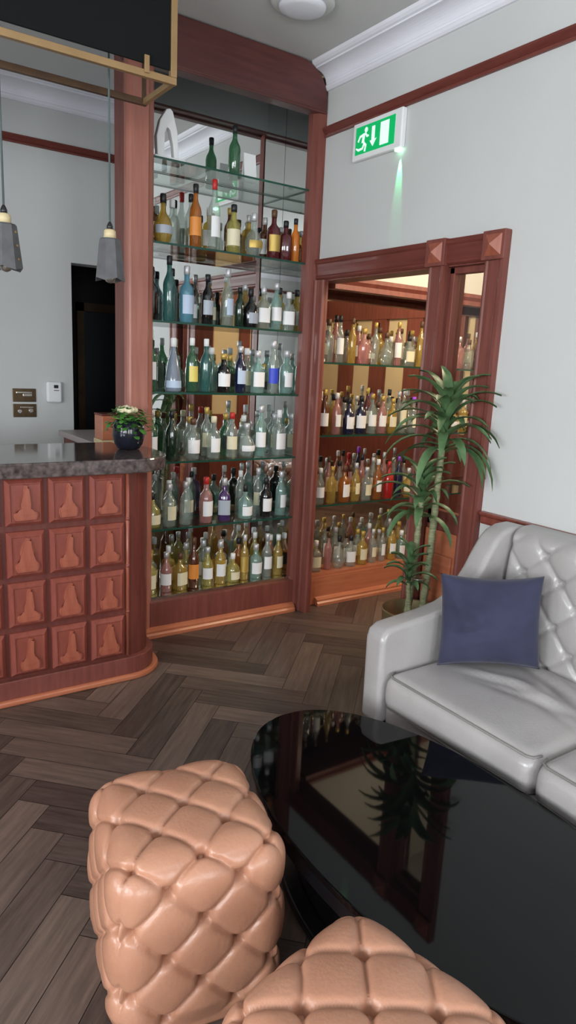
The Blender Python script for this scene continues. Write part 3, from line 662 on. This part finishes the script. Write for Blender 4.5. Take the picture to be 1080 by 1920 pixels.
bm = NB(); box(bm, 1.145, 1.165, 2.782, 2.792, GZ+.0, GZ+.062); gl_('bracket', bm, m_brass)
bm = NB(); box(bm, .20, .22, 2.782, 2.792, GZ+.0, GZ+.062); gl_('bracket', bm, m_brass)
bm = NB(); box(bm, GX1-.02, GX1-.004, 3.088, 3.104, GZ+.013, CEIL-.001); gl_('upright', bm, m_dbrass)
def pendant(x, rz, label):
    y = 2.96
    p = empty('pendant_lamp', (x, y, 1.905), rz); tag(p, label, 'pendant lamp', 'pendant lamps over the bar')
    bm = NB(); n = 8
    def rg(rad, z, wav=0):
        return [bm.verts.new((rad*math.cos(2*PI*k/n), rad*math.sin(2*PI*k/n), z+wav*(1 if k % 2 else -1))) for k in range(n)]
    R_ = [rg(.0, .165), rg(.040, .165), rg(.046, .158), rg(.064, .0, .006), rg(.060, .0, .006), rg(.040, .150)]
    for a, b in zip(R_[1:], R_[2:]):
        for k_ in range(n): bm.faces.new((a[k_], a[(k_+1) % n], b[(k_+1) % n], b[k_]))
    bm.faces.new(R_[1][::-1]); bm.faces.new(R_[-1])
    for v in R_[0]: bm.verts.remove(v)
    link('shade', bm, m_conc, p)
    bm = NB(); lathe(bm, [(.020, .165), (.026, .167), (.024, .196), (.017, .202)], 20); link('collar', bm, m_pale, p)
    bm = NB(); lathe(bm, [(.013, .202), (.013, .214), (.008, .226), (.004, .232)], 16); link('cord_grip', bm, m_dark, p)
    bm = NB(); tube(bm, [(0, 0, .228), (0, 0, CEIL-1.905-.012)], .0042, 8); link('cord', bm, m_cord, p)
    bm = NB(); lathe(bm, [(.04, CEIL-1.905-.022), (.045, CEIL-1.905-.001)], 24); link('ceiling_rose', bm, m_dark, p)
    bm = NB(); lathe(bm, [(.006, -.012), (.018, -.006), (.024, .012), (.018, .035), (.012, .06)], 16); link('bulb', bm, m_silver, p, smooth=True)
    for z in (.135, .085, .035):
        bm = NB(); lathe(bm, [(.006, 0), (.005, .003)], 10)
        bmesh.ops.transform(bm, matrix=Matrix.Rotation(PI/8, 4, 'Z') @ Matrix.Translation((.0445+(.158-z)*.105, 0, z)) @ Matrix.Rotation(PI/2-.1, 4, 'Y'), verts=bm.verts); link('stud', bm, m_brass, p)
    return p
pendant(1.066, .9, 'faceted grey pendant lamp hanging before the dark passage beside the tall cabinet')
pendant(.648, -1.2, 'faceted grey pendant lamp with small brass studs, at the left edge of the photo')

# ------------------------------------------------------------------ exit sign
sg = empty('exit_sign', (XR, 3.028, 2.78)); tag(sg, 'green and white emergency exit sign with running man, arrow and door', 'exit sign')
SW, SHh = .387, .186
bm = NB(); box(bm, -.032, -.0005, -SW/2, SW/2, -SHh/2, SHh/2); link('housing', bm, m_white, sg, bevel=.006)
bm = NB(); box(bm, -.0345, -.031, -SW/2+.050, SW/2-.028, -SHh/2+.026, SHh/2-.024); link('green_face', bm, m_green, sg)
def flat(name, polys, m=m_signw, d=-.036):
    bm = NB()
    for pts in polys:
        prism(bm, pts, d, -.0342, lambda u, v, a: (a, SW/2-.028-u, -SHh/2+.026+v))
    link(name, bm, m, sg)
# pictograms, u to the right and v up, inside a 0.309 x 0.136 face
flat('running_man', [[(.085+.013*math.cos(t), .112+.013*math.sin(t)) for t in [2*PI*i/14 for i in range(14)]],
    [(.060, .098), (.080, .098), (.072, .058), (.052, .052)],
    [(.062, .096), (.035, .092), (.018, .066), (.026, .060), (.040, .080), (.060, .084)],
    [(.076, .096), (.092, .074), (.108, .076), (.108, .084), (.096, .086), (.082, .102)],
    [(.052, .060), (.068, .050), (.058, .030), (.030, .028), (.008, .036), (.008, .028), (.028, .016), (.064, .020), (.080, .048), (.072, .060)],
    [(.060, .056), (.072, .056), (.094, .040), (.086, .006), (.074, .008), (.080, .034)]])
flat('arrow', [[(.132, .118), (.156, .118), (.156, .052), (.172, .056), (.144, .020), (.118, .052), (.132, .050)]])
flat('door_symbol', [[(.200, .012), (.266, .012), (.266, .122), (.200, .122)]])
bm = NB(); box(bm, -.030, -.004, -SW/2+.008, -SW/2+.045, -SHh/2-.014, -SHh/2); link('lamp_lens', bm, m_led, sg, bevel=.003)
ld = bpy.data.lights.new('exit_sign_lamp', 'SPOT'); ld.energy = 7; ld.color = (.12, 1.0, .35); ld.spot_size = math.radians(24); ld.spot_blend = .6; ld.shadow_soft_size = .004
lo = bpy.data.objects.new('exit_sign_lamp', ld); C.objects.link(lo); lo.location = (XR-.014, 3.028-SW/2+.027, 2.78-SHh/2-.018); lo.rotation_euler = (0, math.radians(-9), 0)

# ------------------------------------------------------------------ tufting
def tuft(u, v, s, crease=.5, bt=1.0):
    a, b = (u+v)/s, (u-v)/s
    sa, sb = abs(math.sin(PI*a)), abs(math.sin(PI*b))
    h = (sa*sb)**.5
    cr = 1-math.exp(-min(sa, sb)**2/.030)
    h = .62*h+.38*cr
    bd = math.exp(-(sa*sa+sb*sb)/.10)
    return h*crease - bd*bt
def pouf(x, y, rz, label, L=.398, H=.478, s=.172):
    root = empty('footstool', (x, y, 0), rz); tag(root, label, 'footstool', 'tan footstools by the black table')
    bm = NB(); n = 84; r = .062; z0 = .012; hx = L/2; zc = (H+z0)/2; hz = (H-z0)/2
    cache = {}
    def V(q):
        key = tuple(round(c, 5) for c in q)
        if key in cache: return cache[key]
        X, Y_, Z = q
        c = Vector((max(-hx+r, min(hx-r, X)), max(-hx+r, min(hx-r, Y_)), max(-hz, min(hz-r, Z))))
        nrm = (Vector(q)-c); nrm = nrm if nrm.length > 1e-6 else Vector((0, 0, -1)); nrm = nrm.normalized()
        p = c+nrm*min(r, (Vector(q)-c).length if Z < -hz+1e-6 and abs(X) < hx-1e-6 and abs(Y_) < hx-1e-6 else r)
        d_top = hz-Z
        ax, ay = abs(X), abs(Y_)
        if Z > hz-1e-6: u, v = X, Y_
        elif ay > hx-1e-6: u, v = X, hx+d_top
        else: u, v = Y_, hx+d_top
        h = tuft(u, v, s)
        h *= min(1, max(0, (2*hz-d_top-.02)/.06))
        # belly: the sides swell a little
        b = .010*math.sin(PI*min(1, max(0, d_top/(2*hz)))) + (.012*(math.cos(PI*X/L)*math.cos(PI*Y_/L)) if Z > hz-1e-6 else 0)
        p = p + nrm*(h*.036+b) + Vector((0, 0, zc))
        cache[key] = bm.verts.new(p); return cache[key]
    g = [-1+2*i/n for i in range(n+1)]
    # denser near the edges by plain even spacing is enough
    for i in range(n):
        for j in range(n):
            for f in (lambda a, b: (a*hx, b*hx, hz), lambda a, b: (a*hx, -hx, b*hz), lambda a, b: (a*hx, hx, b*hz), lambda a, b: (-hx, a*hx, b*hz), lambda a, b: (hx, a*hx, b*hz), lambda a, b: (a*hx, b*hx, -hz)):
                vs = [V(f(g[i], g[j])), V(f(g[i+1], g[j])), V(f(g[i+1], g[j+1])), V(f(g[i], g[j+1]))]
                if len(set(vs)) == 4:
                    try: bm.faces.new(vs).smooth = True
                    except ValueError: pass
    link('upholstery', bm, m_tan, root, smooth=True)
    # buttons
    bmB = NB(); lathe(bmB, [(.0095, -.004), (.0100, .001), (.0080, .0045), (.003, .0062)], 14)
    meB = bpy.data.meshes.new('button'); bmB.to_mesh(meB); bmB.free(); meB.materials.append(m_tan)
    def place(p, nn):
        o = bpy.data.objects.new('button', meB); C.objects.link(o); o.parent = root; o.location = p
        o.rotation_euler = Vector(nn).to_track_quat('Z', 'Y').to_euler()
    def on(q):
        X, Y_, Z = q
        c = Vector((max(-hx+r, min(hx-r, X)), max(-hx+r, min(hx-r, Y_)), max(-hz, min(hz-r, Z))))
        nrm = (Vector(q)-c).normalized(); d_top = hz-Z
        b = .010*math.sin(PI*min(1, max(0, d_top/(2*hz)))) + (.012*(math.cos(PI*X/L)*math.cos(PI*Y_/L)) if Z > hz-1e-6 else 0)
        return c+nrm*(r-.024+b)+Vector((0, 0, zc)), nrm
    R_ = range(-8, 9)
    for a in R_:
        for b in R_:
            if (a+b) % 2: continue
            u, v = a*s/2, b*s/2
            if abs(u) <= hx+1e-6 and abs(v) <= hx+1e-6: place(*on((u, v, hz)))
            if abs(u) <= hx and v > hx+.01 and v-hx < 2*hz-.04:
                Z = hz-(v-hx)
                for q in ((u, hx, Z), (u, -hx, Z), (hx, u, Z), (-hx, u, Z)): place(*on(q))
    bm = NB(); box(bm, -hx+.03, hx-.03, -hx+.03, hx-.03, .02, .06); link('base', bm, m_tside, root)
    for sx in (-1, 1):
        for sy in (-1, 1):
            bm = NB(); lathe(bm, [(.016, 0), (.020, .01), (.020, .03)], 14, (sx*.13, sy*.13, 0)); link('foot', bm, m_tside, root)
    return root
pouf(.692, 1.408, -.20, 'tan leather button-tufted footstool, the farther one, left of the black table')
pouf(.732, .728, .20, 'tan leather button-tufted footstool, the nearest, cut by the bottom edge of the photo', H=.465, L=.385)

# ------------------------------------------------------------------ coffee table
tb = empty('coffee_table', (1.292, 1.118, 0)); tag(tb, 'low oval coffee table with a glossy black glass top', 'coffee table')
def oval(a, b, n=96, e=2.12):
    return [(a*math.copysign(abs(math.cos(t))**(2/e), math.cos(t)), b*math.copysign(abs(math.sin(t))**(2/e), math.sin(t))) for t in [2*PI*i/n for i in range(n)]]
bm = NB(); prism(bm, oval(.366, .71), .362, .382, lambda u, v, a: (u, v, a)); link('glass_top', bm, m_table, tb, bevel=.004)
bm = NB(); prism(bm, oval(.350, .694), .30, .3615, lambda u, v, a: (u, v, a)); link('apron', bm, m_tside, tb, bevel=.004)
bm = NB(); prism(bm, oval(.22, .52), .03, .30, lambda u, v, a: (u, v, a)); link('pedestal', bm, m_tside, tb, bevel=.01)
bm = NB(); prism(bm, oval(.27, .58), 0, .03, lambda u, v, a: (u, v, a)); link('base', bm, m_tside, tb, bevel=.006)

# ------------------------------------------------------------------ sofa
so = empty('sofa', (2.1, 1.15, 0)); tag(so, 'silver grey leather sofa with tufted back against the right wall', 'sofa')
def sl(name, bm, m, bevel=0, smooth=False, segs=3):
    o = link(name, bm, m, None, smooth, bevel, segs=segs); o.parent = so; o.location = -so.location; return o
armp = [(1.705, .235), (1.700, .575), (1.712, .610), (1.745, .630), (1.83, .637), (1.95, .648), (2.06, .665), (2.12, .690), (2.17, .738), (2.215, .790), (2.26, .860), (2.30, .915), (2.34, .948), (2.39, .965), (2.46, .968), (2.515, .955), (2.525, .235)]
SY1, SY0 = 1.900, .30
for y0, y1 in ((SY1-.105, SY1), (SY0, SY0+.105)):
    bm = NB(); prism(bm, armp, y0, y1, lambda u, v, a: (u, a, v)); sl('arm', bm, m_grey, bevel=.022, segs=4, smooth=True)
bm = NB(); box(bm, 1.745, 2.50, SY0+.10, SY1-.10, .235, .315); sl('seat_base', bm, m_grey, bevel=.012)
def cushion(y0, y1):
    bm = NB(); nx, ny = 40, 36; x0, x1, z0, z1 = 1.722, 2.345, .305, .455
    hxx, hyy, hzz = (x1-x0)/2, (y1-y0)/2, (z1-z0)/2; c0 = Vector(((x0+x1)/2, (y0+y1)/2, (z0+z1)/2)); r = .040; cache = {}
    rr = random.Random(int(y0*100)); waves = [(rr.uniform(-.15, .2), rr.uniform(-.2, .2), rr.uniform(-.5, .5), rr.uniform(.10, .2)) for _ in range(5)]
    def V(q):
        key = tuple(round(t, 5) for t in q)
        if key in cache: return cache[key]
        c = Vector((max(-hxx+r, min(hxx-r, q[0])), max(-hyy+r, min(hyy-r, q[1])), max(-hzz+r, min(hzz-r, q[2]))))
        nn = (Vector(q)-c).normalized(); p = c+nn*r
        if q[2] > 0:
            p.z += .022*math.cos(PI*q[0]/(2*hxx))*math.cos(PI*q[1]/(2*hyy))
            if q[2] > hzz-1e-6:
                for a, b, t, l in waves:
                    dx, dy = q[0]-a, q[1]-b; al_ = dx*math.sin(t)+dy*math.cos(t); ac = dx*math.cos(t)-dy*math.sin(t)
                    p.z -= .015*math.exp(-(ac/.022)**2-(al_/l)**2); p.z += .009*math.exp(-((ac-.035)/.03)**2-(al_/l)**2)
        if q[0] < -hxx+1e-6: p.x -= .012*math.cos(PI*q[2]/(2*hzz))
        cache[key] = bm.verts.new(p+c0); return cache[key]
    def grid(f, na, nb):
        for i in range(na):
            for j in range(nb):
                a0, a1, b0, b1 = -1+2*i/na, -1+2*(i+1)/na, -1+2*j/nb, -1+2*(j+1)/nb
                vs = [V(f(a0, b0)), V(f(a1, b0)), V(f(a1, b1)), V(f(a0, b1))]
                if len(set(vs)) == 4:
                    try: bm.faces.new(vs)
                    except ValueError: pass
    for sgn in (-1, 1):
        grid(lambda a, b: (a*hxx, b*hyy, sgn*hzz), nx, ny); grid(lambda a, b: (a*hxx, sgn*hyy, b*hzz), nx, 12); grid(lambda a, b: (sgn*hxx, a*hyy, b*hzz), ny, 12)
    o = sl('seat_cushion', bm, m_grey, smooth=True)
    bm = NB(); tube(bm, [(x0+.05, y0+.006, z1-.006), (x0+.018, y0+.014, z1-.008), (x0+.008, y0+.035, z1-.009), (x0+.008, y1-.035, z1-.009), (x0+.018, y1-.014, z1-.008), (x0+.05, y1-.006, z1-.006)], .0038, 8)
    q = link('piping', bm, m_piping, None, True); q.parent = o
    bm = NB(); tube(bm, [(x0+.004, y0+.02, z0+.014), (x0+.004, y1-.02, z0+.014)], .0035, 8)
    q = link('piping', bm, m_piping, None, True); q.parent = o
mid = 1.112
cushion(mid+.003, SY1-.108); cushion(SY0+.108, mid-.003)
# tufted back
bm = NB(); ny, nz = 150, 70; yb0, yb1, zb0, zb1 = SY0+.107, SY1-.107, .42, .968; TS = .178; grid = []
def back_x(z): return 2.335 + (z-.45)*.10
for j in range(nz+1):
    row = []
    for i in range(ny+1):
        y = yb0+(yb1-yb0)*i/ny; z = zb0+(zb1-zb0)*j/nz
        h = tuft((y-1.70), (z-.80)*1.0, TS)*.030
        fade = min(1, (zb1-z)/.05, (y-yb0)/.03, (yb1-y)/.03); fade = max(0, fade)
        x = back_x(z) - h*fade
        t = max(0, (z-(zb1-.05))/.05); x += .05*(1-math.sqrt(max(0, 1-t*t)))
        e = max(0, 1-min(y-yb0, yb1-y)/.02); x += .02*e*e
        row.append(bm.verts.new((x, y, z)))
    grid.append(row)
for j in range(nz):
    for i in range(ny): bm.faces.new((grid[j][i], grid[j][i+1], grid[j+1][i+1], grid[j+1][i]))
# close the slab at the rear
bt = [bm.verts.new((2.52, yb0+(yb1-yb0)*i/ny, zb1)) for i in range(ny+1)]; bb = [bm.verts.new((2.52, yb0+(yb1-yb0)*i/ny, zb0)) for i in range(ny+1)]
for i in range(ny):
    bm.faces.new((grid[nz][i], grid[nz][i+1], bt[i+1], bt[i])); bm.faces.new((bt[i], bt[i+1], bb[i+1], bb[i])); bm.faces.new((bb[i], bb[i+1], grid[0][i+1], grid[0][i]))
for i in (0, ny): bm.faces.new([grid[j][i] for j in range(nz+1)]+[bt[i], bb[i]])
sl('backrest', bm, m_grey, smooth=True)
bmB = NB(); lathe(bmB, [(.0095, -.004), (.010, .001), (.008, .0045), (.003, .0062)], 14); meB = bpy.data.meshes.new('button'); bmB.to_mesh(meB); bmB.free(); meB.materials.append(m_grey)
for a in range(-20, 21):
    for b in range(-8, 9):
        if (a+b) % 2: continue
        y, z = 1.70+a*TS/2, .80+b*TS/2
        if yb0+.03 < y < yb1-.03 and .47 < z < .93:
            o = bpy.data.objects.new('button', meB); C.objects.link(o); o.parent = so
            o.location = Vector((back_x(z)+.024, y, z))-so.location; o.rotation_euler = (0, -PI/2, 0)
for x in (1.77, 2.46):
    for y in (SY0+.06, SY1-.06):
        bm = NB(); lathe(bm, [(.013, 0), (.022, .234)], 14, (x, y, 0)); sl('leg', bm, m_tside)

# cushion
cu = empty('cushion', (2.115, 1.640, .478)); tag(cu, 'navy blue velvet scatter cushion leaning in the sofa corner', 'cushion')
bm = NB(); n = 44; S = .205; front, back = [], []
for sgn, G in ((1, front), (-1, back)):
    for i in range(n+1):
        row = []
        for j in range(n+1):
            a, b = -1+2*i/n, -1+2*j/n
            px = a*S*.97*(1-.060*(1-b*b)*abs(a)**2); pz = b*.184*(1-.10*(1-a*a)*abs(b)**2)
            e = (1-a**4)*(1-b**4); th_ = .062*max(0, e)**.55
            wr = .013*math.sin(9*a+5*b)*math.exp(-((a+.6)**2+(b-.2)**2)/.25)+.009*math.sin(14*b-3*a)*math.exp(-((a+.5)**2+(b+.1)**2)/.2)
            row.append((px, sgn*(th_+wr*e), pz))
        G.append(row)
vf = [[bm.verts.new(p) for p in r] for r in front]
vb = [[vf[i][j] if (i in (0, n) or j in (0, n)) else bm.verts.new(back[i][j]) for j in range(n+1)] for i in range(n+1)]
for i in range(n):
    for j in range(n):
        bm.faces.new((vf[i][j], vf[i+1][j], vf[i+1][j+1], vf[i][j+1])); bm.faces.new((vb[i][j], vb[i][j+1], vb[i+1][j+1], vb[i+1][j]))
oc = link('cover', bm, m_navy, cu, smooth=True)
oc.location = (0, 0, .172)
oc.rotation_euler = (math.radians(-7), math.radians(-2), math.radians(-38))
bm = NB(); tube(bm, [front[i][0] for i in range(0, n+1, 2)], .0028, 6); q = link('seam', bm, m_navy, None, True); q.parent = oc

# ------------------------------------------------------------------ tall plant
pl = empty('potted_plant', (2.37, 2.315, 0)); tag(pl, 'tall leafy dracaena in a round brass pot between the sofa and the doorway', 'potted plant')
bm = NB(); lathe(bm, [(.10, 0), (.118, .004), (.138, .20), (.148, .425), (.151, .432), (.146, .436), (.140, .430), (.134, .34)], 48); link('pot', bm, m_pot, pl, smooth=True)
bm = NB(); lathe(bm, [(.01, .338), (.133, .338), (.13, .344), (.01, .35)], 32); link('soil', bm, m_soil, pl)
def cane(p0, p1, r):
    bm = NB(); N = 26; path = []; rad = []
    for i in range(N+1):
        t = i/N; p = Vector(p0).lerp(Vector(p1), t); p += Vector((.010*math.sin(5*t), .008*math.sin(4*t+1), 0)); path.append(p); rad.append(r*(1.06 if i % 2 else .92)*(1-.15*t))
    tube(bm, path, rad, 10); link('cane', bm, m_cane, pl, smooth=True)
    return path[-1]
h1 = cane((.045, -.025, .34), (.085, -.02, 1.25), .019)
h2 = cane((-.01, .02, .34), (.03, .03, .98), .018)
h3 = cane((-.045, -.03, .34), (-.060, -.02, .60), .014)
def rosette(c, n, L, seed, spread=1.0, lean=(0, 0), zspan=.25, wid=.017, up=0.0):
    bm = NB(); r = random.Random(seed)
    for i in range(n):
        a = 2.399*i + r.uniform(-.3, .3); t0 = i/n
        el = .15+up+(1.15-up*.6)*t0 + r.uniform(-.15, .15)           # lower leaves droop, upper ones stand
        ln = L*r.uniform(.75, 1.1)*(1.0-.30*t0)
        base = Vector(c)+Vector((0, 0, -zspan*(1-t0)))
        hd_ = Vector((math.cos(a)*spread+lean[0], math.sin(a)*spread+lean[1], 0)).normalized()
        side = Vector((-hd_.y, hd_.x, 0)); N = 8; p = base.copy(); ang = el; prev = None
        for k_ in range(N+1):
            t = k_/N; w_ = wid*(math.sin(PI*min(1, .12+t*.88))**.7)*(1 if k_ < N else .05)
            q = p.copy()
            lim = 2.512-pl.location.x
            for_pts = []
            for sd in (-1, 0, 1):
                v = q+side*w_*sd+Vector((0, 0, -.004 if sd == 0 else .004))
                v.x = min(v.x, lim); 
                for_pts.append(bm.verts.new(v))
            if prev:
                for m_ in range(2): bm.faces.new((prev[m_], prev[m_+1], for_pts[m_+1], for_pts[m_])).smooth = True
            prev = for_pts
            p = p + (hd_*math.cos(ang)+Vector((0, 0, math.sin(ang))))*(ln/N)
            if p.x > lim-.005:
                ov = p.x-lim+.005; p.x = lim-.005; p.y -= ov*.6
            ang -= (.17+.09*(1-t0))
    link('foliage', bm, m_leaf, pl)
rosette(h1+Vector((.01, 0, .20)), 46, .40, 1, zspan=.24, wid=.024, up=.22)
rosette(h2+Vector((0, 0, .10)), 32, .30, 2, zspan=.20, lean=(-.15, 0), wid=.020, up=.25)
rosette(h3+Vector((0, 0, .12)), 20, .17, 3, zspan=.16, lean=(-.2, -.1), wid=.018, up=.6)
bm = NB(); lathe(bm, [(.036, .585), (.038, .587), (.038, .592), (.036, .594)], 20, (.025, .0, 0)); link('plant_tie', bm, m_silver, pl)

# ------------------------------------------------------------------ lamps of the side room
for i, (x, y) in enumerate(((3.3, 2.6), (4.5, 2.2))):
    s = empty('pendant_lamp', (x, y, CEIL)); tag(s, ('warm lit pendant lamp in the side room, nearer the doorway', 'warm lit pendant lamp in the side room, farther from the doorway')[i], 'pendant lamp')
    bm = NB(); lathe(bm, [(.05, -.62), (.13, -.60), (.10, -.42), (.04, -.40)], 24); link('shade', bm, m_lampon, s)
    bm = NB(); tube(bm, [(0, 0, -.40), (0, 0, -.002)], .004, 6); link('cord', bm, m_dark, s)
    l = bpy.data.lights.new('side_room_lamp', 'POINT'); l.energy = 35; l.color = WARM; l.shadow_soft_size = .12
    lo = bpy.data.objects.new('side_room_lamp', l); C.objects.link(lo); lo.location = (x, y, CEIL-.75)
